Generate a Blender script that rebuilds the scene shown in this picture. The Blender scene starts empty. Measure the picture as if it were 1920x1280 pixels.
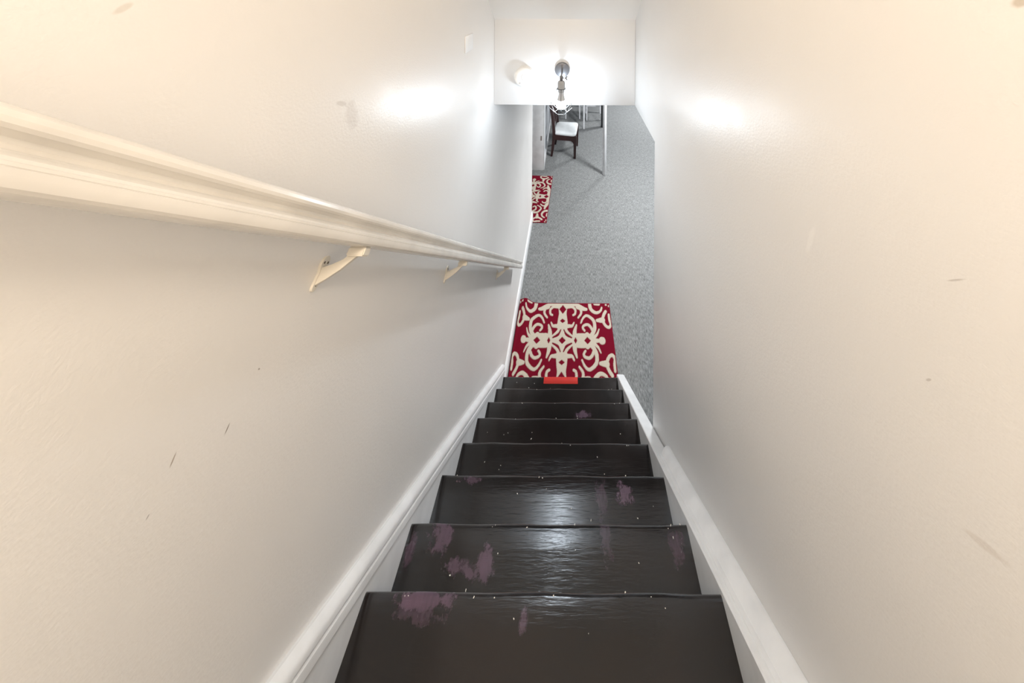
import bpy, bmesh, math, random
import numpy as np
from mathutils import Vector, Matrix

R = math.radians
scene = bpy.context.scene
COL = scene.collection
random.seed(7)

# ------------------------------------------------------------------ camera
cam_data = bpy.data.cameras.new('camera')
cam_data.sensor_width = 36.0
cam_data.lens = 36.0 * 515.0 / 1920.0          # ultra wide lens, kept level, vertical shift
cam_data.shift_x = (960.0 - 1069.5) / 1920.0
cam_data.shift_y = -(640.0 + 20.0) / 1920.0
cam_data.clip_start = 0.02
cam_data.clip_end = 60
cam = bpy.data.objects.new('camera', cam_data)
cam.location = (0, 0, 3.173)
cam.rotation_euler = (R(90), R(-0.4), 0)
COL.objects.link(cam)
scene.camera = cam

# ------------------------------------------------------------------ world and exposure
world = bpy.data.worlds.new('world')
scene.world = world
world.use_nodes = True
world.node_tree.nodes['Background'].inputs[0].default_value = (0.9, 0.95, 1.0, 1)
world.node_tree.nodes['Background'].inputs[1].default_value = 0.02
vs = scene.view_settings
vs.view_transform = 'Standard'
vs.look = 'None'
vs.exposure = 0.15
vs.gamma = 1.0
vs.use_curve_mapping = False

# lamp strengths (each belongs to a lamp built further down)
SCONCE_EMISSION = 205.0
SCONCE_COLOR = (0.80, 0.90, 1.0)
LANDING_W = 35.0
LANDING_COLOR = (1.0, 0.835, 0.655)
BASEMENT_W = 150.0
BASEMENT_COLOR = (0.97, 0.99, 1.0)

# ------------------------------------------------------------------ helpers
def link(o, parent=None):
    COL.objects.link(o)
    if parent is not None:
        o.parent = parent
    return o

def tag(o, label=None, cat=None, group=None, kind=None):
    if label: o['label'] = label
    if cat: o['category'] = cat
    if group: o['group'] = group
    if kind: o['kind'] = kind
    return o

def empty(name, loc=(0, 0, 0), rz=0.0):
    e = bpy.data.objects.new(name, None)
    e.empty_display_size = 0.1
    e.location = loc
    e.rotation_euler = (0, 0, rz)
    COL.objects.link(e)
    return e

def smooth(me, angle=35):
    for p in me.polygons:
        p.use_smooth = True
    try:
        me.set_sharp_from_angle(angle=R(angle))
    except Exception:
        pass

def obj(name, bm, m, parent=None, sm=None):
    bmesh.ops.recalc_face_normals(bm, faces=bm.faces[:])
    me = bpy.data.meshes.new(name)
    bm.to_mesh(me)
    bm.free()
    if m is not None:
        me.materials.append(m)
    if sm:
        smooth(me, sm)
    return link(bpy.data.objects.new(name, me), parent)

def add_box(bm, a, b, bev=0.0, seg=2):
    x0, y0, z0 = a
    x1, y1, z1 = b
    v = [bm.verts.new(p) for p in ((x0, y0, z0), (x1, y0, z0), (x1, y1, z0), (x0, y1, z0),
                                   (x0, y0, z1), (x1, y0, z1), (x1, y1, z1), (x0, y1, z1))]
    fs = [bm.faces.new([v[i] for i in q]) for q in ((0, 3, 2, 1), (4, 5, 6, 7), (0, 1, 5, 4), (1, 2, 6, 5), (2, 3, 7, 6), (3, 0, 4, 7))]
    if bev > 0:
        es = list({e for f in fs for e in f.edges})
        bmesh.ops.bevel(bm, geom=es, offset=bev, segments=seg, affect='EDGES', profile=0.5)
    return bm

def box(name, a, b, m, parent=None, bev=0.0, seg=2):
    bm = bmesh.new()
    add_box(bm, a, b, bev, seg)
    return obj(name, bm, m, parent, 40 if bev else None)

def add_prism(bm, pts, axis_pts):
    """loft one closed section (list of 3-D point lists, one per station)"""
    rings = [[bm.verts.new(p) for p in ring] for ring in axis_pts]
    n = len(rings[0])
    for a, b in zip(rings[:-1], rings[1:]):
        for i in range(n):
            bm.faces.new((a[i], a[(i + 1) % n], b[(i + 1) % n], b[i]))
    bm.faces.new(rings[0][::-1])
    bm.faces.new(rings[-1])

def prism_x(name, yz, x0, x1, m, parent=None, bev=0.0):
    bm = bmesh.new()
    add_prism(bm, None, [[(x0, y, z) for y, z in yz], [(x1, y, z) for y, z in yz]])
    if bev:
        bmesh.ops.bevel(bm, geom=bm.edges[:], offset=bev, segments=2, affect='EDGES', profile=0.5)
    return obj(name, bm, m, parent, 40 if bev else None)

def add_tube(bm, pts, r, seg=8, cap=True):
    pts = [Vector(p) for p in pts]
    rs = r if isinstance(r, (list, tuple)) else [r] * len(pts)
    rings = []
    n0 = None
    for i, p in enumerate(pts):
        if i == 0: d = pts[1] - pts[0]
        elif i == len(pts) - 1: d = pts[-1] - pts[-2]
        else: d = (pts[i + 1] - p).normalized() + (p - pts[i - 1]).normalized()
        d.normalize()
        if n0 is None:
            n0 = d.orthogonal().normalized()
        else:
            n0 = (n0 - d * n0.dot(d))
            n0 = n0.normalized() if n0.length > 1e-6 else d.orthogonal().normalized()
        b = d.cross(n0)
        rings.append([bm.verts.new(p + (n0 * math.cos(t) + b * math.sin(t)) * rs[i])
                      for t in [2 * math.pi * k / seg for k in range(seg)]])
    for a, b in zip(rings[:-1], rings[1:]):
        for k in range(seg):
            bm.faces.new((a[k], a[(k + 1) % seg], b[(k + 1) % seg], b[k]))
    if cap:
        bm.faces.new(rings[0][::-1])
        bm.faces.new(rings[-1])

def add_lathe(bm, prof, seg=32, mat=None):
    """prof: list of (radius, height) about local z; mat: Matrix placing it"""
    M = mat or Matrix.Identity(4)
    rings = []
    for r, h in prof:
        if r < 1e-6:
            rings.append([bm.verts.new(M @ Vector((0, 0, h)))])
        else:
            rings.append([bm.verts.new(M @ Vector((r * math.cos(t), r * math.sin(t), h)))
                          for t in [2 * math.pi * k / seg for k in range(seg)]])
    for a, b in zip(rings[:-1], rings[1:]):
        for k in range(seg):
            k2 = (k + 1) % seg
            if len(a) == 1 and len(b) == 1: continue
            if len(a) == 1: bm.faces.new((a[0], b[k], b[k2]))
            elif len(b) == 1: bm.faces.new((a[k], a[k2], b[0]))
            else: bm.faces.new((a[k], a[k2], b[k2], b[k]))
    for ring in (rings[0], rings[-1]):
        if len(ring) > 1:
            bm.faces.new(ring)

def lathe(name, prof, m, parent=None, seg=32, mat=None, sm=40):
    bm = bmesh.new()
    add_lathe(bm, prof, seg, mat)
    return obj(name, bm, m, parent, sm)

def clip(bm, co, no):
    """remove everything on the side the normal points to, close the cut"""
    g = bm.verts[:] + bm.edges[:] + bm.faces[:]
    res = bmesh.ops.bisect_plane(bm, geom=g, plane_co=co, plane_no=no, clear_outer=True)
    edges = [e for e in res['geom_cut'] if isinstance(e, bmesh.types.BMEdge)]
    if edges:
        bmesh.ops.contextual_create(bm, geom=edges)

# ------------------------------------------------------------------ materials
class NT:
    def __init__(self, name):
        self.m = bpy.data.materials.new(name)
        self.m.use_nodes = True
        self.t = self.m.node_tree
        self.b = self.t.nodes['Principled BSDF']
    def n(self, typ, **kw):
        nd = self.t.nodes.new(typ)
        for k, v in kw.items():
            setattr(nd, k, v)
        return nd
    def l(self, a, b):
        self.t.links.new(a, b)
    def set(self, **kw):
        for k, v in kw.items():
            k = k.replace('_', ' ')
            self.b.inputs[k].default_value = (*v, 1) if isinstance(v, tuple) and len(v) == 3 else v
    def noise(self, vec, scale, detail=2, rough=0.5):
        nd = self.n('ShaderNodeTexNoise')
        nd.inputs['Scale'].default_value = scale
        nd.inputs['Detail'].default_value = detail
        nd.inputs['Roughness'].default_value = rough
        if vec is not None:
            self.l(vec, nd.inputs['Vector'])
        return nd.outputs[0]
    def pos(self):
        return self.n('ShaderNodeNewGeometry').outputs['Position']
    def vmul(self, v, s):
        nd = self.n('ShaderNodeVectorMath', operation='MULTIPLY')
        self.l(v, nd.inputs[0])
        nd.inputs[1].default_value = s
        return nd.outputs[0]
    def math(self, op, a, b=None, c=None):
        nd = self.n('ShaderNodeMath', operation=op)
        for i, x in enumerate((a, b, c)):
            if x is None: continue
            if isinstance(x, (int, float)): nd.inputs[i].default_value = x
            else: self.l(x, nd.inputs[i])
        return nd.outputs[0]
    def rng(self, v, a, b, c=0.0, d=1.0):
        nd = self.n('ShaderNodeMapRange')
        nd.interpolation_type = 'SMOOTHSTEP'
        self.l(v, nd.inputs['Value'])
        for k, x in zip(('From Min', 'From Max', 'To Min', 'To Max'), (a, b, c, d)):
            nd.inputs[k].default_value = x
        return nd.outputs[0]
    def mix(self, f, a, b):
        nd = self.n('ShaderNodeMix', data_type='RGBA')
        if isinstance(f, (int, float)): nd.inputs[0].default_value = f
        else: self.l(f, nd.inputs[0])
        for s, x in ((6, a), (7, b)):
            if isinstance(x, tuple): nd.inputs[s].default_value = (*x, 1)
            else: self.l(x, nd.inputs[s])
        return nd.outputs[2]
    def bump(self, h, strength, dist=0.002, prev=None):
        nd = self.n('ShaderNodeBump')
        nd.inputs['Strength'].default_value = strength
        nd.inputs['Distance'].default_value = dist
        self.l(h, nd.inputs['Height'])
        if prev is not None: self.l(prev, nd.inputs['Normal'])
        return nd.outputs[0]
    def ellipse(self, pos, center, axis, angle, inv, rag, lo=0.7, hi=1.0):
        """soft edged ragged ellipse mark in world space: 1 inside"""
        s = self.n('ShaderNodeVectorMath', operation='SUBTRACT')
        self.l(pos, s.inputs[0])
        s.inputs[1].default_value = center
        ro = self.n('ShaderNodeVectorRotate', rotation_type=axis + '_AXIS')
        self.l(s.outputs[0], ro.inputs['Vector'])
        ro.inputs['Angle'].default_value = angle
        sc = self.vmul(ro.outputs[0], inv)
        ln = self.n('ShaderNodeVectorMath', operation='LENGTH')
        self.l(sc, ln.inputs[0])
        d = self.math('ADD', ln.outputs['Value'], rag) if rag is not None else ln.outputs['Value']
        return self.rng(d, lo, hi, 1.0, 0.0)

def plain(name, color, rough=0.5, metal=0.0, spec=0.5, bump=0.0, bscale=200.0, coat=0.0):
    t = NT(name)
    p = t.pos()
    v = t.noise(p, 9.0, 3)
    c2 = tuple(min(1, x * 1.05) for x in color)
    c1 = tuple(x * 0.95 for x in color)
    t.l(t.mix(t.rng(v, 0.35, 0.65), c1, c2), t.b.inputs['Base Color'])
    t.set(Roughness=rough, Metallic=metal)
    t.b.inputs['Specular IOR Level'].default_value = spec
    t.b.inputs['Coat Weight'].default_value = coat
    if bump:
        t.l(t.bump(t.noise(p, bscale, 2), bump, 0.001), t.b.inputs['Normal'])
    return t.m

def emit(name, color, strength):
    t = NT(name)
    t.set(Base_Color=color, Roughness=0.4)
    t.b.inputs['Emission Color'].default_value = (*color, 1)
    t.b.inputs['Emission Strength'].default_value = strength
    return t.m

def wall_paint(name, color, marks=(), rough=0.37):
    t = NT(name)
    p = t.pos()
    big = t.noise(p, 2.3, 3)
    c = t.mix(t.rng(big, 0.3, 0.7), tuple(x * 0.985 for x in color), color)
    rag = t.math('MULTIPLY', t.math('SUBTRACT', t.noise(p, 60.0, 3), 0.5), 0.9)
    for center, ang, ln, wd, mc, amt in marks:
        f = t.ellipse(p, center, 'X', R(ang), (0.0, 1 / ln, 1 / wd), rag, 0.45, 1.0)
        c = t.mix(t.math('MULTIPLY', f, amt), c, mc)
    t.l(c, t.b.inputs['Base Color'])
    t.b.inputs['Specular IOR Level'].default_value = 1.0
    rn = t.noise(p, 7.0, 3)
    t.l(t.rng(rn, 0.2, 0.8, rough - 0.05, rough + 0.07), t.b.inputs['Roughness'])
    b3 = t.bump(t.noise(p, 210.0, 2), 0.22, 0.0014)
    t.l(b3, t.b.inputs['Normal'])
    return t.m

GREY = (0.22, 0.20, 0.18)
M_wall_l = wall_paint('left_wall_paint', (0.80, 0.785, 0.765), [
    ((0, 0.410, 2.513), -52, 0.0065, 0.0014, (0.10, 0.07, 0.04), 0.9),
    ((0, 0.354, 2.563), -62, 0.0075, 0.0013, (0.20, 0.13, 0.07), 0.7),
    ((0, 0.452, 2.545), 60, 0.0030, 0.0012, (0.16, 0.12, 0.09), 0.7),
    ((0, 0.333, 2.530), -50, 0.0022, 0.0012, GREY, 0.6),
    ((0, 0.640, 2.880), 80, 0.050, 0.022, (0.66, 0.63, 0.60), 0.7),
    ((0, 0.612, 2.915), 30, 0.020, 0.006, (0.60, 0.57, 0.54), 0.7),
    ((0, 0.312, 3.148), -40, 0.012, 0.004, (0.62, 0.58, 0.52), 0.6),
    ((0, 0.275, 2.98), -40, 0.010, 0.002, (0.60, 0.54, 0.46), 0.6),
])
M_wall_r = wall_paint('right_wall_paint', (0.795, 0.785, 0.77), [
    ((0, 0.312, 2.846), 50, 0.014, 0.0012, (0.45, 0.42, 0.38), 0.6),
    ((0, 0.335, 2.70), 60, 0.006, 0.0012, (0.42, 0.39, 0.36), 0.6),
    ((0, 0.50, 2.72), 75, 0.045, 0.006, (0.86, 0.85, 0.83), 0.6),
    ((0, 0.29, 2.59), 40, 0.030, 0.004, (0.62, 0.58, 0.54), 0.5),
    ((0, 0.266, 3.165), 40, 0.012, 0.006, (0.50, 0.44, 0.36), 0.8),
])
M_bulk = wall_paint('bulkhead_paint', (0.755, 0.775, 0.80), (), 0.5)
M_ceil = wall_paint('ceiling_paint', (0.84, 0.83, 0.81), (), 0.7)
M_base_wall = wall_paint('basement_wall_paint', (0.56, 0.58, 0.61), (), 0.45)
M_trim = plain('white_trim_gloss_paint', (0.86, 0.87, 0.88), 0.28, bump=0.08, bscale=120)
M_rail = plain('cream_gloss_handrail_paint', (0.80, 0.775, 0.73), 0.22, bump=0.10, bscale=90)
M_bracket = plain('painted_metal_bracket', (0.74, 0.70, 0.62), 0.35, bump=0.1)
M_screw = plain('dark_screw_hole', (0.10, 0.08, 0.06), 0.6)
M_black_metal = plain('grey_black_lamp_metal', (0.16, 0.165, 0.18), 0.4, 0.4)
M_socket = plain('pale_grey_socket_plastic', (0.36, 0.375, 0.395), 0.45)
M_bulb_neck = plain('bulb_collar_plastic', (0.52, 0.54, 0.57), 0.4)
M_cage = plain('cage_wire_metal', (0.030, 0.027, 0.024), 0.45, 0.0, 0.3)
M_bulb = emit('glowing_bulb_glass', SCONCE_COLOR, SCONCE_EMISSION)
M_plastic = plain('white_alarm_plastic', (0.86, 0.86, 0.85), 0.4)
M_plastic_grey = plain('grey_alarm_mark', (0.45, 0.45, 0.45), 0.5)
M_plastic_dark = plain('dark_alarm_slot', (0.04, 0.04, 0.04), 0.5)
M_plate = plain('white_cover_plate', (0.90, 0.91, 0.92), 0.45)
M_post = plain('white_post_paint', (0.84, 0.85, 0.87), 0.35)
M_dark_wood = plain('dark_espresso_wood', (0.035, 0.014, 0.014), 0.3)
M_seat = plain('white_vinyl_seat', (0.80, 0.83, 0.84), 0.5, bump=0.1, bscale=300)
M_white_wood = plain('white_furniture_paint', (0.82, 0.83, 0.86), 0.4)
M_black = plain('black_satin_paint', (0.012, 0.013, 0.014), 0.4)
M_brass = plain('dull_steel_plate', (0.50, 0.48, 0.44), 0.4, 0.8)
M_fleck = plain('dried_white_paint', (0.85, 0.83, 0.78), 0.6)
M_tape = plain('red_orange_tape', (0.52, 0.013, 0.004), 0.5)
M_lamp_body = plain('white_lamp_metal', (0.85, 0.85, 0.85), 0.4)

def carpet():
    t = NT('grey_loop_carpet')
    p = t.pos()
    fine = t.noise(p, 330.0, 2, 0.6)
    st = t.noise(t.vmul(p, (1.0, 0.22, 1.0)), 170.0, 3, 0.6)
    mid = t.noise(t.vmul(p, (1.0, 0.5, 1.0)), 26.0, 4, 0.65)
    mx = t.math('ADD', t.math('MULTIPLY', fine, 0.35), t.math('ADD', t.math('MULTIPLY', st, 0.50), t.math('MULTIPLY', mid, 0.15)))
    c = t.mix(t.rng(mx, 0.36, 0.64), (0.105, 0.108, 0.108), (0.31, 0.318, 0.318))
    t.l(c, t.b.inputs['Base Color'])
    t.set(Roughness=0.95)
    t.b.inputs['Specular IOR Level'].default_value = 0.1
    t.l(t.bump(mx, 0.6, 0.006), t.b.inputs['Normal'])
    return t.m
M_carpet = carpet()

def stair_paint():
    t = NT('dark_brown_gloss_stair_paint')
    p = t.pos()
    grain = t.noise(t.vmul(p, (0.12, 1.0, 1.0)), 120.0, 4, 0.6)
    brush = t.noise(t.vmul(p, (0.06, 1.0, 1.0)), 330.0, 2)
    cl = t.noise(p, 5.0, 2, 0.5)
    base = t.mix(t.rng(cl, 0.3, 0.7), (0.0060, 0.0042, 0.0036), (0.0125, 0.0083, 0.0070))
    rag = t.math('MULTIPLY', t.math('SUBTRACT', t.noise(t.vmul(p, (1.0, 1.0, 1.0)), 34.0, 6, 0.75), 0.5), 3.4)
    mask = None
    def add(x, y, hx, hy, ang, amt):
        nonlocal mask
        f = t.math('MULTIPLY', t.ellipse(p, (x, y, 0), 'Z', R(ang), (1 / hx, 1 / hy, 0.0), rag, 0.35, 1.05), amt)
        mask = f if mask is None else t.math('MAXIMUM', mask, f)
    for a in ((-0.345, 0.664, 0.080, 0.017, 0, 0.95), (-0.345, 0.648, 0.070, 0.014, 5, 0.45), (-0.10, 0.643, 0.011, 0.017, 0, 0.6),
              (-0.388, 0.848, 0.043, 0.028, 8, 0.8), (-0.300, 0.800, 0.065, 0.014, 8, 0.8), (-0.240, 0.808, 0.032, 0.026, 30, 0.9),
              (-0.470, 0.83, 0.014, 0.035, 0, 0.55), (0.335, 0.838, 0.026, 0.030, 0, 0.45),
              (0.213, 1.040, 0.036, 0.027, 20, 0.9), (-0.370, 1.068, 0.055, 0.010, 0, 0.6),
              (0.085, 1.642, 0.055, 0.017, 0, 0.7), (0.12, 0.852, 0.02, 0.05, 0, 0.3), (0.13, 1.03, 0.03, 0.045, 0, 0.3)):
        add(*a)
    streak = t.rng(t.noise(t.vmul(p, (1.0, 0.25, 1.0)), 150.0, 3, 0.6), 0.25, 0.6, 0.62, 1.0)
    mask = t.math('MULTIPLY', mask, streak)
    c = t.mix(t.math('MULTIPLY', mask, 0.9), base, (0.120, 0.068, 0.110))
    t.l(c, t.b.inputs['Base Color'])
    r0 = t.rng(t.noise(p, 14.0, 4, 0.6), 0.3, 0.75, 0.19, 0.23)
    t.l(t.math('ADD', r0, t.math('MULTIPLY', mask, 0.15)), t.b.inputs['Roughness'])
    t.b.inputs['Specular IOR Level'].default_value = 0.65
    b1 = t.bump(grain, 0.30, 0.002)
    b2 = t.bump(brush, 0.12, 0.001, b1)
    t.l(b2, t.b.inputs['Normal'])
    return t.m
M_stair = stair_paint()

def rug_mat():
    t = NT('damask_rug_pile')
    at = t.n('ShaderNodeAttribute', attribute_name='pile_color')
    p = t.pos()
    nz = t.noise(p, 420.0, 2, 0.7)
    m = t.n('ShaderNodeMix', data_type='RGBA', blend_type='MULTIPLY')
    m.inputs[0].default_value = 0.55
    t.l(at.outputs['Color'], m.inputs[6])
    t.l(t.mix(t.rng(nz, 0.3, 0.7), (0.6, 0.6, 0.6), (1.0, 1.0, 1.0)), m.inputs[7])
    t.l(m.outputs[2], t.b.inputs['Base Color'])
    t.set(Roughness=0.95)
    t.b.inputs['Specular IOR Level'].default_value = 0.1
    t.l(t.bump(nz, 0.5, 0.003), t.b.inputs['Normal'])
    return t.m
M_rug = rug_mat()

# ------------------------------------------------------------------ the setting
XL, XR = -0.508, 0.440            # faces of the two stairwell walls
YB = 1.845                        # face of the bulkhead
ZC = 2.395                        # basement ceiling
ZU = 4.45                         # ceiling over the landing
SLOPE = 1.0408

def struct(o):
    o['kind'] = 'structure'
    return o

struct(box('floor', (-2.4, -1.6, -0.10), (3.4, 8.6, 0.0), M_carpet))
# left wall: partition along the stairs and on past the foot to the open doorway
struct(prism_x('wall_left', [(-1.6, 0), (3.76, 0), (3.76, ZC), (2.0, ZC), (2.0, ZU), (-1.6, ZU)], XL - 0.12, XL, M_wall_l))
# right wall ends part way down; above the opening a header runs on to the bulkhead
struct(prism_x('wall_right', [(-1.6, 0), (1.412, 0), (1.412, ZC), (2.0, ZC), (2.0, ZU), (-1.6, ZU)], XR, XR + 0.12, M_wall_r, bev=0.003))
struct(box('wall_bulkhead', (XL, YB, ZC), (XR, YB + 0.12, 3.1), M_bulk, bev=0.003))
struct(prism_x('ceiling', [(YB, 2.972), (0.203, ZU), (-1.6, ZU), (-1.6, ZU + 0.08), (0.24, ZU + 0.08), (YB + 0.05, 3.01)], XL, XR, M_ceil))
struct(box('wall_behind', (XL - 0.12, -1.72, 0), (XR + 0.12, -1.6, ZU), M_wall_l))
# basement shell
bmc = bmesh.new()
add_box(bmc, (XL - 1.9, YB + 0.12, ZC), (XL, 8.6, ZC + 0.1))
add_box(bmc, (XL, YB + 0.12, ZC), (XR + 0.12, 8.6, ZC + 0.1))
add_box(bmc, (XR + 0.12, -1.6, ZC), (3.4, 8.6, ZC + 0.1))
struct(obj('ceiling_basement', bmc, wall_paint('basement_ceiling_paint', (0.17, 0.17, 0.18), (), 0.8)))
struct(box('wall_basement_back', (-2.4, 8.6, 0), (3.4, 8.7, ZC), M_base_wall))
struct(box('wall_basement_right', (3.4, -1.6, 0), (3.5, 8.7, ZC), M_base_wall))
struct(box('wall_basement_front', (XR + 0.12, -1.7, 0), (3.5, -1.6, ZC), M_base_wall))
struct(box('wall_side_room', (-2.5, 2.4, 0), (-2.4, 8.7, ZC), M_base_wall))
struct(box('wall_side_room_near', (-2.5, 2.3, 0), (XL - 0.12, 2.4, ZC), M_base_wall))
XF = -0.455
struct(box('wall_basement_left', (XF - 0.30, 4.84, 0), (XF, 8.6, ZC), M_base_wall, bev=0.003))
struct(box('wall_door_header', (XL - 0.12, 3.76, 2.06), (XL, 4.84, ZC), M_wall_l))
# doorway lining with casing and a small steel plate
d1 = struct(empty('door_1', (XF, 4.82, 0)))
def dbox(name, a, b, m, bev=0.002):
    o = box(name, a, b, m, None, bev)
    o.parent = d1
    o.matrix_parent_inverse = Matrix.Translation((-XF, -4.82, 0))
    return o
dbox('jamb', (-0.755, 4.815, 0), (XF, 4.84, 2.06), M_trim)
dbox('door_stop', (-0.700, 4.803, 0), (-0.650, 4.815, 2.06), M_trim)
dbox('casing', (XF, 4.818, 0), (XF + 0.018, 4.885, 2.12), M_trim, 0.004)
dbox('casing', (-0.773, 4.818, 0), (-0.755, 4.885, 2.12), M_trim, 0.004)
dbox('head_jamb', (-0.600, 3.76, 2.045), (XL, 4.815, 2.06), M_trim)
dbox('strike_plate', (-0.503, 4.8132, 0.52), (-0.481, 4.815, 0.60), M_brass, 0.0)

def baseboard(name, x0, x1, y0, y1, h=0.12):
    s = 1 if x1 > x0 else -1
    prof = [(0, 0), (0.016, 0), (0.016, h * 0.72), (0.013, h * 0.80), (0.013, h * 0.88), (0.006, h), (0, h)]
    bm = bmesh.new()
    add_prism(bm, None, [[(x0 + s * a, y, z) for a, z in prof] for y in (y0, y1)])
    return struct(obj(name, bm, M_trim))
baseboard('baseboard_left', XL, XL + 1, 2.125, 3.76)
baseboard('baseboard_basement_left', XF, XF + 1, 4.885, 8.6, 0.10)
struct(box('baseboard_left_end', (XL - 0.12, 3.76, 0), (XL + 0.016, 3.772, 0.12), M_trim))
struct(box('trim_1', (XL, 2.03, 2.342), (XL + 0.006, 2.36, 2.360), M_trim, None, 0.002))

# ------------------------------------------------------------------ staircase
TH = math.atan(SLOPE)
CS, SN = math.cos(TH), math.sin(TH)
NOSE = [(0.268, 2.120), (0.472, 1.908), (0.676, 1.696), (0.872, 1.4815), (1.081, 1.265), (1.2935, 1.042),
        (1.502, 0.832), (1.695, 0.630), (1.896, 0.421), (2.101, 0.2125)]
TL, TR = -0.490, 0.379
stairs = tag(empty('staircase', (0, 1.2, 0)), 'dark brown gloss painted wooden staircase with white side stringers', 'staircase')
SP = Matrix.Translation((0, -1.2, 0))
def spart(o):
    o.parent = stairs
    o.matrix_parent_inverse = SP
    return o
TILT = math.tan(R(2.0))
for i, (y, z) in enumerate(NOSE):
    back = (NOSE[i - 1][0] - 0.024) if i else -1.59
    bm = bmesh.new()
    # rounded nosing section in (y, z)
    sec = [(back, z - 0.030), (y - 0.010, z - 0.030), (y - 0.0045, z - 0.0285), (y - 0.001, z - 0.024), (y, z - 0.018),
           (y, z - 0.010), (y - 0.0012, z - 0.005), (y - 0.0045, z - 0.0015), (y - 0.010, z), (y - 0.05, z), (back, z)]
    tl = TILT if i else 0.0
    sec = [(a, b + (y - a) * tl) for a, b in sec]
    xs = [TL + k * (TR - TL) / 12 for k in range(13)]
    rings = []
    rnd = random.Random(i)
    for k, x in enumerate(xs):
        w = 0.0009 * math.sin(k * 1.7 + i * 2.1) + rnd.uniform(-0.0005, 0.0005)
        rings.append([(x, a + (w if a > y - 0.02 else 0), b) for a, b in sec])
    add_prism(bm, None, rings)
    spart(obj('tread', bm, M_stair, None, 50))
    zb = NOSE[i + 1][1] if i + 1 < len(NOSE) else 0.0
    spart(box('riser', (TL, y - 0.040, zb + (0.006 if i + 1 < len(NOSE) else 0)), (TR, y - 0.024, z - 0.029), M_stair))

def slope_part(name, prof, y0, y1, m, cuts=(), sm=30):
    """section in (x, offset square to the nosing line), run down the stair slope"""
    bm = bmesh.new()
    y8, z8 = NOSE[-1]
    stations = []
    for yy in (y0, y1):
        zz = z8 + (y8 - yy) * SLOPE
        stations.append([(x, yy + n * SN, zz + n * CS) for x, n in prof])
    add_prism(bm, None, stations)
    for co, no in cuts:
        clip(bm, co, no)
    return obj(name, bm, m, None, sm)
FLOOR_CUT = ((0, 0, 0.0), (0, 0, -1))
skirt = [(XL, 0.056), (-0.5005, 0.0575), (-0.494, 0.0550), (-0.4875, 0.0495), (-0.4845, 0.0430), (-0.4845, 0.0370), (-0.4885, 0.0325),
         (-0.4900, 0.0300), (-0.4865, 0.0270), (-0.4855, 0.0220), (-0.4855, 0.0120), (-0.4900, 0.0070), (-0.4902, -0.20), (XL, -0.20)]
spart(slope_part('skirt_board', skirt, -0.3, 2.6, M_trim, (FLOOR_CUT, ((0, 2.125, 0), (0, 1, 0)))))
string = [(TR, 0.004), (TR + 0.003, 0.007), (0.430, 0.006), (0.4365, 0.002), (0.4365, -0.22), (TR, -0.22)]
spart(slope_part('stringer', string, -0.3, 2.6, M_trim, (FLOOR_CUT, ((0, 2.128, 0), (0, 1, 0)))))
bead = [(0.392, 0.0065), (0.394, 0.0105), (0.399, 0.0125), (0.404, 0.012), (0.408, 0.0165), (0.415, 0.0235), (0.424, 0.028), (0.433, 0.029), (0.4395, 0.028), (0.4395, 0.0)]
spart(slope_part('bead_moulding', bead, -0.3, 1.165, M_trim))

# adhesive tape on the lowest nosing
bm = bmesh.new()
y8, z8 = NOSE[-1]
prof = [(y8 - 0.040, z8 + 0.040 * TILT + 0.0012), (y8 - 0.010, z8 + 0.0016), (y8 - 0.0040, z8 - 0.0003), (y8 + 0.0006, z8 - 0.0048), (y8 + 0.0024, z8 - 0.010), (y8 + 0.0024, z8 - 0.016)]
top = [[(x, a, b) for a, b in prof] for x in (-0.181, -0.10, -0.02, 0.076)]
add_prism(bm, None, [r + [(x, a - 0.0006, b - 0.0006) for x, a, b in r[::-1]] for r in top])
tag(obj('warning_tape', bm, M_tape, None, 50), 'strip of bright red tape stuck on the bottom stair nosing', 'tape')

# dried paint crumbs scattered over the treads
bm = bmesh.new()
rnd = random.Random(11)
for i, (y, z) in enumerate(NOSE):
    if i < 2: continue
    for k in range(14):
        near = rnd.random() < 0.45
        x = rnd.uniform(TL + 0.05, TR - 0.02)
        yy = y - (rnd.uniform(0.001, 0.010) if near else rnd.uniform(0.02, 0.19))
        s = rnd.uniform(0.0004, 0.0011)
        a = rnd.uniform(0, math.pi)
        zz = z + (y - yy) * TILT - (0.0012 if near else 0)
        L = s * rnd.uniform(1.0, 2.8)
        v = []
        for dz in (0, 0.0012):
            for u, w in ((-L, -s), (L, -s * 0.6), (L * 0.8, s), (-L * 0.7, s * 0.8)):
                v.append(bm.verts.new((x + u * math.cos(a) - w * math.sin(a), yy + u * math.sin(a) + w * math.cos(a), zz + dz)))
        for q in ((0, 1, 5, 4), (1, 2, 6, 5), (2, 3, 7, 6), (3, 0, 4, 7), (4, 5, 6, 7), (3, 2, 1, 0)):
            bm.faces.new([v[j] for j in q])
tag(obj('paint_crumbs', bm, M_fleck), 'tiny white paint crumbs scattered over the dark treads', 'crumbs', kind='stuff')

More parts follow.
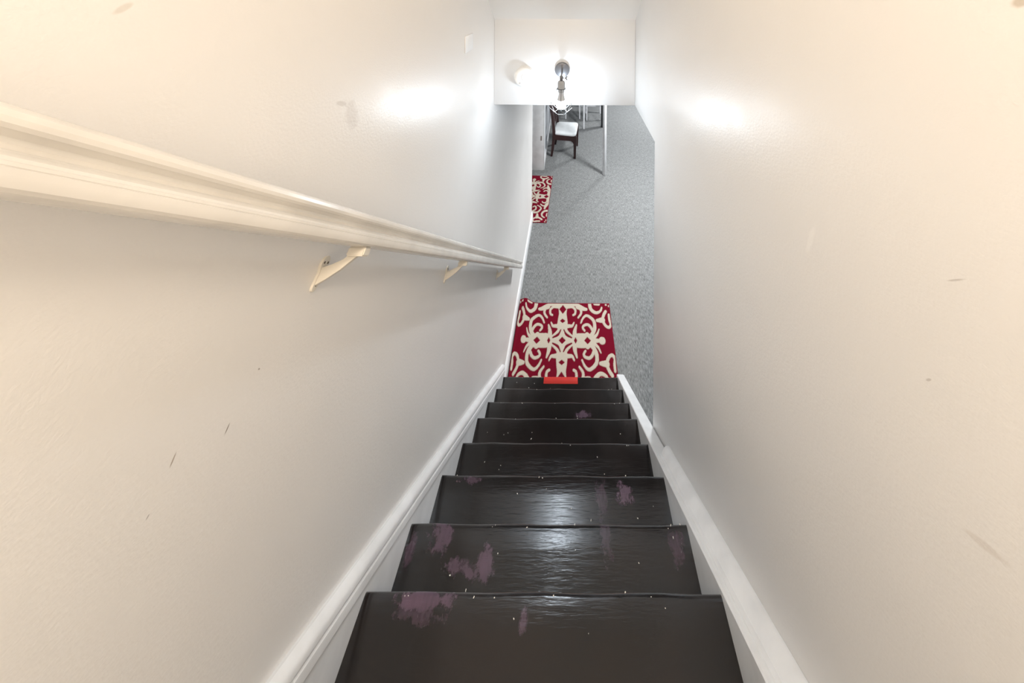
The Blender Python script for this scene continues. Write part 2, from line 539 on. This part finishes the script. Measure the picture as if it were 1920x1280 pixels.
# ------------------------------------------------------------------ handrail
RC = 0.0575                       # underside of the rail passes this far above camera height over the camera
ZRAIL0 = 3.173 + RC               # underside height at y = 0
hand = tag(empty('handrail', (XL, 1.2, ZRAIL0 - 1.2 * SLOPE)), 'cream painted moulded wooden handrail on metal brackets along left wall', 'handrail')
HP = Matrix.Translation((-XL, -1.2, -(ZRAIL0 - 1.2 * SLOPE)))
def hpart(o, par=None):
    o.parent = par or hand
    if par is None:
        o.matrix_parent_inverse = HP
    return o
half = [(0.0140, 0.0), (0.0205, 0.0010), (0.0232, 0.0034), (0.0243, 0.0065), (0.0246, 0.0100), (0.0245, 0.0138), (0.0238, 0.0143), (0.0242, 0.0150), (0.0240, 0.0172),
        (0.0232, 0.0178), (0.0226, 0.0200), (0.0190, 0.0228), (0.0125, 0.0250), (0.0098, 0.0285), (0.0102, 0.0318), (0.0135, 0.0340), (0.0190, 0.0350), (0.0214, 0.0375),
        (0.0220, 0.0410), (0.0205, 0.0450), (0.0160, 0.0482), (0.0090, 0.0500)]
RX = -0.4425
rail_prof = [(RX + a, n) for a, n in half] + [(RX, 0.0508)] + [(RX - a, n) for a, n in half[::-1]]
bm = bmesh.new()
st = []
for k in range(25):
    yy = -0.25 + (2.50 + 0.25) * k / 24
    zz = ZRAIL0 - yy * SLOPE
    wob = 0.0007 * math.sin(k * 2.3)
    st.append([(x + wob, yy + n * SN, zz + n * CS) for x, n in rail_prof])
add_prism(bm, None, st)
hpart(obj('rail', bm, M_rail, None, 28))

def bracket(yw):
    """wall plate square to the rail, arm curving up to a saddle under the rail"""
    zw = ZRAIL0 - yw * SLOPE
    P = lambda x, s, n: (x, yw + s * CS + n * SN, zw - s * SN + n * CS)
    bm = bmesh.new()
    # keyhole shaped wall plate
    out = []
    for k in range(13):
        t = math.pi * k / 12
        out.append((0.0125 * math.cos(t), -0.026 + 0.0125 * math.sin(t)))
    out += [(-0.0110, -0.033), (-0.0072, -0.039), (-0.0072, -0.058)]
    for k in range(1, 8):
        t = math.pi + math.pi * k / 8
        out.append((0.0072 * math.cos(t), -0.058 + 0.0072 * math.sin(t)))
    out += [(0.0072, -0.058), (0.0072, -0.039), (0.0110, -0.033)]
    add_prism(bm, None, [[P(XL, s, n) for s, n in out], [P(XL + 0.0045, s * 0.9, n) for s, n in out]])
    b = hpart(obj('bracket', bm, M_bracket, None, 40))
    # webbed arm
    bm = bmesh.new()
    web = [(XL + 0.003, -0.030), (XL + 0.020, -0.028), (XL + 0.040, -0.020), (XL + 0.058, -0.004), (XL + 0.072, -0.003), (XL + 0.072, -0.010),
           (XL + 0.060, -0.018), (XL + 0.042, -0.034), (XL + 0.020, -0.048), (XL + 0.003, -0.058)]
    add_prism(bm, None, [[P(x, -0.0045, n) for x, n in web], [P(x, 0.0045, n) for x, n in web]])
    bmesh.ops.bevel(bm, geom=bm.edges[:], offset=0.0012, segments=1, affect='EDGES')
    arm = obj('arm', bm, M_bracket, b, 30)
    bm = bmesh.new()
    a0 = [(XL + 0.046, -0.0145), (XL + 0.082, -0.0145), (XL + 0.082, 0.0), (XL + 0.046, 0.0)]
    add_prism(bm, None, [[P(x, -0.014, n) for x, n in a0], [P(x, 0.010, n) for x, n in a0]])
    bmesh.ops.bevel(bm, geom=bm.edges[:], offset=0.002, segments=2, affect='EDGES')
    sd = obj('saddle', bm, M_bracket, b, 40)
    for s, n in ((-0.005, -0.024), (0.006, -0.024), (0.0, -0.056)):
        bm = bmesh.new()
        ring = [(0.0020 * math.cos(t), 0.0020 * math.sin(t)) for t in [2 * math.pi * k / 10 for k in range(10)]]
        add_prism(bm, None, [[P(XL + 0.003, s + a, n + c) for a, c in ring], [P(XL + 0.0052, s + a, n + c) for a, c in ring]])
        sc = obj('screw', bm, M_screw, b)
for yw in (0.588, 1.165, 1.975):
    bracket(yw)

# ------------------------------------------------------------------ wall sconce on the bulkhead
SX, SY = -0.051, 1.660
sconce = tag(empty('wall_sconce', (SX, YB, 2.634)), 'black wire cage wall lamp with glowing bulb on the white bulkhead', 'lamp')
def sp(o):
    o.parent = sconce
    o.matrix_parent_inverse = Matrix.Translation((-SX, -YB, -2.634))
    return o
toward = Matrix.Translation((SX, YB, 2.634)) @ Matrix.Rotation(R(90), 4, 'X')      # local z points to the camera side
sp(lathe('canopy', [(0.0, 0.0), (0.050, 0.0), (0.050, 0.010), (0.047, 0.018), (0.040, 0.0215), (0.012, 0.0225), (0.0, 0.0225)], M_black_metal, seg=40, mat=toward))
bm = bmesh.new()
add_tube(bm, [(SX, YB - 0.018, 2.634), (SX, YB - 0.05, 2.634), (SX, YB - 0.10, 2.633), (SX - 0.001, SY, 2.640)], 0.0055, 12)
sp(obj('arm', bm, M_black_metal, None, 50))
sp(lathe('swivel_joint', [(0.0, -0.020), (0.006, -0.019), (0.0095, -0.012), (0.0105, 0.0), (0.0095, 0.010), (0.005, 0.015), (0.0, 0.016)], M_black_metal, seg=20, mat=Matrix.Translation((SX, SY, 2.6365))))
bm = bmesh.new()
add_tube(bm, [(SX + 0.008, SY, 2.6365), (SX + 0.020, SY, 2.6365)], 0.003, 10)
for s in (-1, 1):
    a = Vector((SX + 0.020, SY, 2.6365))
    add_prism(bm, None, [[a + Vector((0.0, -0.002, 0)), a + Vector((0.012, -0.002, s * 0.013)), a + Vector((0.019, -0.002, s * 0.009)), a + Vector((0.010, -0.002, 0))],
                         [a + Vector((0.0, 0.002, 0)), a + Vector((0.012, 0.002, s * 0.013)), a + Vector((0.019, 0.002, s * 0.009)), a + Vector((0.010, 0.002, 0))]])
sp(obj('wing_screw', bm, M_black_metal, None, 40))
zaxis = Matrix.Translation((SX, SY, 0))
sp(lathe('socket', [(0.0, 2.6210), (0.012, 2.6210), (0.020, 2.6171), (0.0228, 2.6093), (0.0228, 2.5762), (0.0245, 2.5752), (0.0245, 2.5694), (0.0190, 2.5684), (0.0190, 2.5528), (0.0, 2.5528)], M_socket, seg=28, mat=zaxis))
bulb = sp(lathe('bulb', [(0.0, 2.4496), (0.012, 2.4520), (0.022, 2.4584), (0.0285, 2.4681), (0.0310, 2.4798), (0.0295, 2.4925), (0.0250, 2.5041), (0.0, 2.5043)], M_bulb, seg=28, mat=zaxis, sm=60))
nk = lathe('bulb_collar', [(0.0, 2.5044), (0.0252, 2.5044), (0.0215, 2.5178), (0.0165, 2.5372), (0.0145, 2.5567), (0.0, 2.5577)], M_bulb_neck, bulb, seg=28, mat=zaxis, sm=60)
bm = bmesh.new()
N6 = 6
tp = [Vector((SX + 0.0275 * math.cos(t + math.pi / N6), SY + 0.0275 * math.sin(t + math.pi / N6), 2.5747)) for t in [2 * math.pi * k / N6 for k in range(N6)]]
md = [Vector((SX + 0.0790 * math.cos(t + math.pi / N6), SY + 0.0790 * math.sin(t + math.pi / N6), 2.4749)) for t in [2 * math.pi * k / N6 for k in range(N6)]]
bt = [Vector((SX + 0.0400 * math.cos(t), SY + 0.0400 * math.sin(t), 2.4321)) for t in [2 * math.pi * k / N6 for k in range(N6)]]
WR = 0.0015
for k in range(N6):
    k2 = (k + 1) % N6
    add_tube(bm, [tp[k], md[k]], WR, 6)
    add_tube(bm, [tp[k], tp[k2]], WR, 6)
    add_tube(bm, [tp[k], (SX, SY, 2.5747)], WR, 6)
    add_tube(bm, [md[k], bt[k]], WR, 6)
    add_tube(bm, [md[k], bt[k2]], WR, 6)
    add_tube(bm, [bt[k], bt[k2]], WR, 6)
sp(obj('wire_cage', bm, M_cage, None, 60))

# ------------------------------------------------------------------ smoke alarm
AX, AZ = -0.302, 2.592
alarm = tag(empty('smoke_alarm', (AX, YB, AZ)), 'round white smoke alarm mounted on the bulkhead left of the lamp', 'smoke alarm')
AM = Matrix.Rotation(R(90), 4, 'X')
lathe('base', [(0.0, 0.0), (0.068, 0.0), (0.068, 0.012), (0.066, 0.016), (0.0, 0.016)], M_plastic, alarm, 48, AM)
lathe('cover', [(0.062, 0.016), (0.0655, 0.018), (0.0665, 0.028), (0.064, 0.036), (0.058, 0.041), (0.040, 0.0435), (0.0, 0.0440)], M_plastic, alarm, 48, AM)
lathe('test_button', [(0.0165, 0.0432), (0.0165, 0.0445), (0.015, 0.0452), (0.0138, 0.0446), (0.0, 0.0450)], M_plastic, alarm, 28, AM @ Matrix.Translation((0.001, 0.002, 0)))
lathe('button_ring', [(0.0160, 0.0440), (0.0190, 0.0440), (0.0190, 0.04435), (0.0160, 0.04435), (0.0160, 0.0440)], M_plastic_grey, alarm, 28, AM @ Matrix.Translation((0.001, 0.002, 0)))
lathe('indicator_light', [(0.0, 0.0438), (0.0022, 0.0438), (0.0022, 0.0448), (0.0, 0.0450)], M_plastic_grey, alarm, 12, AM @ Matrix.Translation((-0.011, -0.016, 0)))
for a, c in ((-0.026, -0.037), (-0.022, -0.034), (-0.026, -0.031), (-0.030, -0.034), (-0.022, -0.040), (-0.030, -0.040)):
    lathe('sounder_hole', [(0.0, 0.0405), (0.0013, 0.0405), (0.0013, 0.0438), (0.0, 0.0438)], M_plastic_dark, alarm, 8, AM @ Matrix.Translation((a, c, 0)))

# blank cover plate on the left wall
bm = bmesh.new()
add_box(bm, (XL, 1.325, 2.860), (XL + 0.004, 1.430, 2.942), 0.0012)
tag(obj('cover_plate', bm, M_plate, None, 40), 'small blank white plate high on the left wall near the bulkhead', 'wall plate')

# ------------------------------------------------------------------ rugs
Q = {  # one quarter of the damask figure, millimetres from the centre: (points, half width start, half width end)
    'lines': [
        ([(232, 8), (262, 32), (283, 56), (302, 94), (297, 146), (258, 180), (226, 189), (196, 168), (174, 131)], 18, 7),
        ([(282, 70), (261, 103), (235, 118), (201, 110), (191, 92), (206, 72)], 12, 9),
        ([(117, 10), (114, 61), (131, 114)], 22, 7),
        ([(262, 8), (315, 41), (341, 83)], 14, 5),
        ([(0, 0), (120, 0), (228, 0), (300, 0), (340, 0)], 40, 12),
        ([(358, 0), (364, 0)], 27, 27),
        ([(0, 104), (62, 106), (91, 108), (108, 133)], 19, 6),
        ([(0, 40), (0, 104)], 30, 44),
        ([(0, 104), (0, 150), (0, 190)], 50, 38),
        ([(0, 190), (0, 240), (0, 300)], 36, 52),
        ([(8, 104), (45, 54), (95, 16)], 17, 17),
        ([(21, 282), (85, 282), (135, 279), (168, 255), (180, 211), (150, 173)], 18, 8),
        ([(150, 265), (205, 246), (232, 242)], 24, 12),
        ([(43, 258), (92, 261), (122, 237), (120, 204), (102, 193)], 12, 9),
        ([(267, 300), (276, 245), (321, 214), (367, 227), (385, 257)], 17, 8),
        ([(320, 292), (356, 289)], 15, 15),
        ([(419, 224), (397, 194), (384, 154), (405, 112), (437, 98), (456, 122), (448, 155), (447, 198)], 13, 10),
        ([(384, 154), (329, 151)], 22, 12),
        ([(428, 281), (431, 281)], 8, 8),
        ([(456, 270), (459, 274)], 8, 8),
        ([(250, 10), (228, 40)], 34, 20),
        ([(150, 0), (215, 0)], 52, 52),
    ],
    'diamonds': [((0, 0), 32, 26), ((121, 0), 15, 23), ((229, 0), 31, 26), ((1, 146), 26, 17), ((1, 240), 34, 37)],
    'slits': [([(15, 76), (38, 42), (86, 20)], 5, 10, 5)],
}
def seg_dist(px, py, pts, w0, w1):
    tot = sum(math.dist(a, b) for a, b in zip(pts[:-1], pts[1:])) or 1.0
    best = np.full(px.shape, 1e9)
    acc = 0.0
    for (ax, ay), (bx, by) in zip(pts[:-1], pts[1:]):
        L = math.dist((ax, ay), (bx, by)) or 1e-6
        t = np.clip(((px - ax) * (bx - ax) + (py - ay) * (by - ay)) / (L * L), 0, 1)
        d = np.hypot(px - (ax + t * (bx - ax)), py - (ay + t * (by - ay)))
        w = w0 + (w1 - w0) * ((acc + t * L) / tot) ** 1.5
        best = np.minimum(best, d - w)
        acc += L
    return best
def spline(pts, n=6):
    if len(pts) < 3: return pts
    P = [pts[0]] + list(pts) + [pts[-1]]
    out = []
    for i in range(1, len(P) - 2):
        for k in range(n):
            t = k / n
            out.append(tuple(0.5 * (2 * P[i][j] + (P[i + 1][j] - P[i - 1][j]) * t + (2 * P[i - 1][j] - 5 * P[i][j] + 4 * P[i + 1][j] - P[i + 2][j]) * t * t
                                    + (-P[i - 1][j] + 3 * P[i][j] - 3 * P[i + 1][j] + P[i + 2][j]) * t ** 3) for j in (0, 1)))
    out.append(pts[-1])
    return out
def damask(px, py):
    ax, ay = np.abs(px), np.abs(py)
    d = np.full(px.shape, 1e9)
    for pts, a, b in Q['lines']:
        d = np.minimum(d, seg_dist(ax, ay, spline(pts), a, b))
    for (cx, cy), hx, hy in Q['diamonds']:
        k = (np.abs(ax - cx) / hx + np.abs(ay - cy) / hy - 1.0) * min(hx, hy) * 0.8
        d = np.maximum(d, -k)
    for pts, a, b, c in Q['slits']:
        sp_ = spline(pts)
        h = len(sp_) // 2
        k = np.minimum(seg_dist(ax, ay, sp_[:h + 1], a, b), seg_dist(ax, ay, sp_[h:], b, c))
        d = np.maximum(d, -k)
    return d          # below zero: cream figure
RED = np.array((0.180, 0.0035, 0.018))
CREAM = np.array((0.60, 0.535, 0.44))
def make_rug(name, hw, hd, wave, nx, ny):
    xs = np.linspace(-hw, hw, nx)
    ys = np.linspace(-hd, hd, ny)
    X, Y = np.meshgrid(xs, ys)
    d = damask(X * 1000, Y * 1000)
    rng = np.random.default_rng(3)
    d = d + rng.normal(0, 0.7, d.shape)
    f = np.clip(0.5 - d / 3.0, 0, 1)
    border = np.minimum(hw - np.abs(X), hd - np.abs(Y)) < 0.006
    f = np.where(border, 0, f)
    colr = RED + (CREAM - RED) * f[..., None]
    Z = 0.0085 + 0.0015 * f - np.where(border, 0.002, 0)
    lift = np.zeros_like(X)
    XX = X.copy()
    if wave:
        far = np.clip((Y + hd) / (2 * hd), 0, 1)
        A = 0.010 + 0.040 * far ** 4
        lift = A * np.exp(-((X + 0.400) / 0.075) ** 2) + 0.010 * np.clip((-0.43 - X) / 0.03, 0, 1)
        XX = np.where(X < -0.30, -0.30 + (X + 0.30) * (0.433 - 0.30) / (hw - 0.30), X)
    verts = np.stack([XX, Y, Z + lift], -1).reshape(-1, 3)
    edge = []
    edge += [j for j in range(nx)]
    edge += [i * nx + nx - 1 for i in range(1, ny)]
    edge += [(ny - 1) * nx + j for j in range(nx - 2, -1, -1)]
    edge += [i * nx for i in range(ny - 2, 0, -1)]
    low = verts[edge].copy()
    low[:, 2] = lift.reshape(-1)[edge] + 0.0005
    faces = []
    for i in range(ny - 1):
        for j in range(nx - 1):
            a = i * nx + j
            faces.append((a, a + 1, a + nx + 1, a + nx))
    n0 = nx * ny
    ne = len(edge)
    for k in range(ne):
        k2 = (k + 1) % ne
        faces.append((n0 + k, n0 + k2, edge[k2], edge[k]))
    me = bpy.data.meshes.new(name)
    me.from_pydata(np.vstack([verts, low]).tolist(), [], faces)
    ca = me.color_attributes.new('pile_color', 'FLOAT_COLOR', 'POINT')
    full = np.ones((n0 + ne, 4), dtype=np.float32)
    full[:n0, :3] = colr.reshape(-1, 3)
    full[n0:, :3] = (0.05, 0.003, 0.008)
    ca.data.foreach_set('color', full.ravel())
    me.materials.append(M_rug)
    for p in me.polygons: p.use_smooth = True
    o = bpy.data.objects.new(name, me)
    COL.objects.link(o)
    return o
rug1 = make_rug('damask_rug', 0.467, 0.297, True, 330, 212)
rug1.location = (-0.0525, 2.476, 0)
tag(rug1, 'crimson and cream damask rug lying at the foot of the stairs', 'rug', 'damask rugs')
rug2 = make_rug('damask_rug', 0.467, 0.297, False, 220, 140)
rug2.location = (-0.586, 4.20, 0)
rug2.rotation_euler = (0, 0, R(90 - 1.6))
tag(rug2, 'crimson and cream damask rug lying lengthwise in the far doorway', 'rug', 'damask rugs')

# ------------------------------------------------------------------ basement furniture
post = tag(empty('support_post', (0.605, 4.72, 0)), 'slim round white support post standing on the grey carpet', 'post')
lathe('shaft', [(0.0, 0.0), (0.028, 0.0), (0.033, 0.006), (0.033, ZC - 0.012), (0.0, ZC - 0.012)], M_post, post, 28)
lathe('top_plate', [(0.0, ZC - 0.012), (0.06, ZC - 0.012), (0.06, ZC), (0.0, ZC)], M_post, post, 4)

def sabre(bm, pts, w, dpt):
    """leg of rectangular section following (x, y, z) points"""
    rings = [[(x - w / 2 * s, y - dpt / 2, z), (x + w / 2 * s, y - dpt / 2, z), (x + w / 2 * s, y + dpt / 2, z), (x - w / 2 * s, y + dpt / 2, z)] for x, y, z, s in pts]
    add_prism(bm, None, rings)
chair = tag(empty('dining_chair', (-0.068, 5.40, 0), R(-7)), 'dark brown wooden dining chair with a white padded seat beside the wall', 'chair')
bm = bmesh.new()
n = 28
ring = []
for k in range(n):                        # rounded, slightly crowned seat pad
    t = 2 * math.pi * k / n
    c, s = math.cos(t), math.sin(t)
    ring.append((math.copysign(abs(c) ** 0.25, c), math.copysign(abs(s) ** 0.25, s)))
st = []
for h, g in ((0.415, 0.97), (0.425, 1.0), (0.448, 1.0), (0.458, 0.96), (0.464, 0.85), (0.467, 0.5), (0.468, 0.12)):
    st.append([(0.005 + 0.218 * g * a + 0.0, (0.245 - 0.022 * (1 - a) / 2) * g * b, h) for a, b in ring])
add_prism(bm, None, st)
obj('seat', bm, M_seat, chair, 50)
for s in (-1, 1):
    bm = bmesh.new()
    sabre(bm, [(-0.245, s * 0.205, 0.0, 0.75), (-0.222, s * 0.205, 0.16, 0.95), (-0.205, s * 0.205, 0.34, 1.1), (-0.202, s * 0.205, 0.46, 1.1),
               (-0.212, s * 0.205, 0.60, 1.0), (-0.238, s * 0.205, 0.78, 0.95), (-0.275, s * 0.205, 0.98, 0.85)], 0.050, 0.036)
    obj('back_stile', bm, M_dark_wood, chair, 40)
    bm = bmesh.new()
    sabre(bm, [(0.200, s * 0.212, 0.0, 0.75), (0.201, s * 0.212, 0.25, 0.95), (0.202, s * 0.212, 0.415, 1.1)], 0.052, 0.046)
    obj('leg', bm, M_dark_wood, chair, 40)
    bm = bmesh.new()
    ap = [(-0.21, 0.325), (-0.21, 0.414), (0.205, 0.414), (0.205, 0.25), (0.180, 0.26), (0.160, 0.305), (0.12, 0.325)]
    add_prism(bm, None, [[(x, s * 0.222 - 0.009, z) for x, z in ap], [(x, s * 0.222 + 0.009, z) for x, z in ap]])
    obj('apron', bm, M_dark_wood, chair)
box('front_apron', (0.190, -0.205, 0.35), (0.212, 0.205, 0.414), M_dark_wood, chair, 0.002)
box('rear_apron', (-0.215, -0.205, 0.35), (-0.195, 0.205, 0.414), M_dark_wood, chair, 0.002)
for z0, z1, x in ((0.88, 0.97, -0.262), (0.56, 0.61, -0.208)):
    box('back_rail', (x - 0.012, -0.20, z0), (x + 0.010, 0.20, z1), M_dark_wood, chair, 0.003)
for y in (-0.12, -0.04, 0.04, 0.12):
    bm = bmesh.new()
    sabre(bm, [(-0.208, y, 0.60, 1.0), (-0.232, y, 0.76, 1.0), (-0.258, y, 0.89, 1.0)], 0.012, 0.035)
    obj('back_slat', bm, M_dark_wood, chair)

table = tag(empty('dining_table', (-0.015, 6.85, 0)), 'white four-legged dining table in the basement room behind the chair', 'table')
box('table_top', (-0.405, -0.66, 0.72), (0.395, 0.66, 0.75), M_white_wood, table, 0.004)
for sx in (-0.345, 0.345):
    for sy in (-0.59, 0.59):
        bm = bmesh.new()
        sabre(bm, [(sx, sy, 0, 0.85), (sx, sy, 0.72, 1.15)], 0.036, 0.036)
        obj('leg', bm, M_white_wood, table)
for a, b in (((-0.33, -0.60, 0.66), (0.33, -0.58, 0.72)), ((-0.33, 0.58, 0.66), (0.33, 0.60, 0.72)), ((-0.355, -0.58, 0.66), (-0.335, 0.58, 0.72)), ((0.335, -0.58, 0.66), (0.355, 0.58, 0.72))):
    box('apron', a, b, M_white_wood, table)

def white_chair(loc, rz, label, w=0.36, d=0.36):
    c = tag(empty('white_chair', loc, rz), label, 'chair', 'white chairs in the basement room')
    box('seat', (-w / 2 - 0.02, -d / 2 - 0.02, 0.43), (w / 2 + 0.02, d / 2 + 0.02, 0.455), M_white_wood, c, 0.006)
    for sx in (-1, 1):
        for sy in (-1, 1):
            bm = bmesh.new()
            top = 0.43 if sy < 0 else 0.86
            sabre(bm, [(sx * w / 2, sy * d / 2, 0, 0.9), (sx * w / 2, sy * d / 2 + (0.05 if top > 0.5 else 0), top, 1.0)], 0.030, 0.030)
            obj('leg', bm, M_white_wood, c)
    box('stretcher', (-w / 2, -d / 2 - 0.010, 0.335), (w / 2, -d / 2 + 0.010, 0.362), M_white_wood, c, 0.002)
    box('stretcher', (-w / 2, d / 2 - 0.010, 0.335), (w / 2, d / 2 + 0.010, 0.362), M_white_wood, c, 0.002)
    for z in (0.60, 0.71, 0.81):
        box('back_rail', (-w / 2, d / 2 + 0.028 + (z - 0.6) * 0.09, z), (w / 2, d / 2 + 0.045 + (z - 0.6) * 0.09, z + 0.05), M_white_wood, c, 0.002)
    return c
white_chair((0.605, 6.86, 0), 0, 'white wooden chair standing behind the white support post', 0.37, 0.38)
white_chair((0.08, 6.93, 0), 0, 'white wooden chair tucked under the white dining table', 0.34, 0.38)

stand = tag(empty('black_stand', (0.762, 6.35, 0)), 'narrow upright black stand half hidden behind the white post', 'stand')
box('column', (-0.030, -0.030, 0.0), (0.045, 0.045, 0.98), M_black, stand, 0.003)
box('top_plate', (-0.045, -0.10, 0.98), (0.16, 0.12, 1.0), M_black, stand, 0.003)

outl = tag(empty('wall_outlet', (XF, 6.38, 0.25)), 'white electrical outlet plate low on the basement wall behind the chair', 'outlet')
box('plate', (0.0, -0.037, -0.058), (0.006, 0.037, 0.058), M_plate, outl, 0.002)
for dz in (-0.022, 0.022):
    box('socket_face', (0.006, -0.017, dz - 0.014), (0.008, 0.017, dz + 0.014), M_plate, outl, 0.0)

# ------------------------------------------------------------------ lamps out of view (above the landing, on the basement ceiling)
def ceiling_lamp(loc, color, watts, label, size=0.16, emis=6.0):
    e = tag(empty('ceiling_lamp', loc), label, 'lamp')
    lathe('base', [(0.0, 0.0), (size * 0.95, 0.0), (size * 0.95, -0.022), (0.0, -0.022)], M_lamp_body, e, 36)
    lathe('shade', [(size * 0.9, -0.022), (size * 0.86, -0.042), (size * 0.6, -0.062), (0.0, -0.072)], emit('lamp_shade_glow', color, emis), e, 36)
    ld = bpy.data.lights.new('lamp_light', 'AREA')
    ld.shape = 'DISK'
    ld.size = size * 1.8
    ld.energy = watts
    ld.color = color
    lo = bpy.data.objects.new('lamp_light', ld)
    lo.location = (0, 0, -0.085)
    link(lo, e)
    return e
ceiling_lamp((0.0, -0.72, ZU), LANDING_COLOR, LANDING_W, 'round warm ceiling lamp above the top landing')
ceiling_lamp((2.35, 6.9, ZC), BASEMENT_COLOR, BASEMENT_W * 0.65, 'round white ceiling lamp at the far end of the basement', 0.24)
ceiling_lamp((1.45, 3.9, ZC), BASEMENT_COLOR, BASEMENT_W * 0.65, 'round white ceiling lamp beside the foot of the stairs', 0.20)
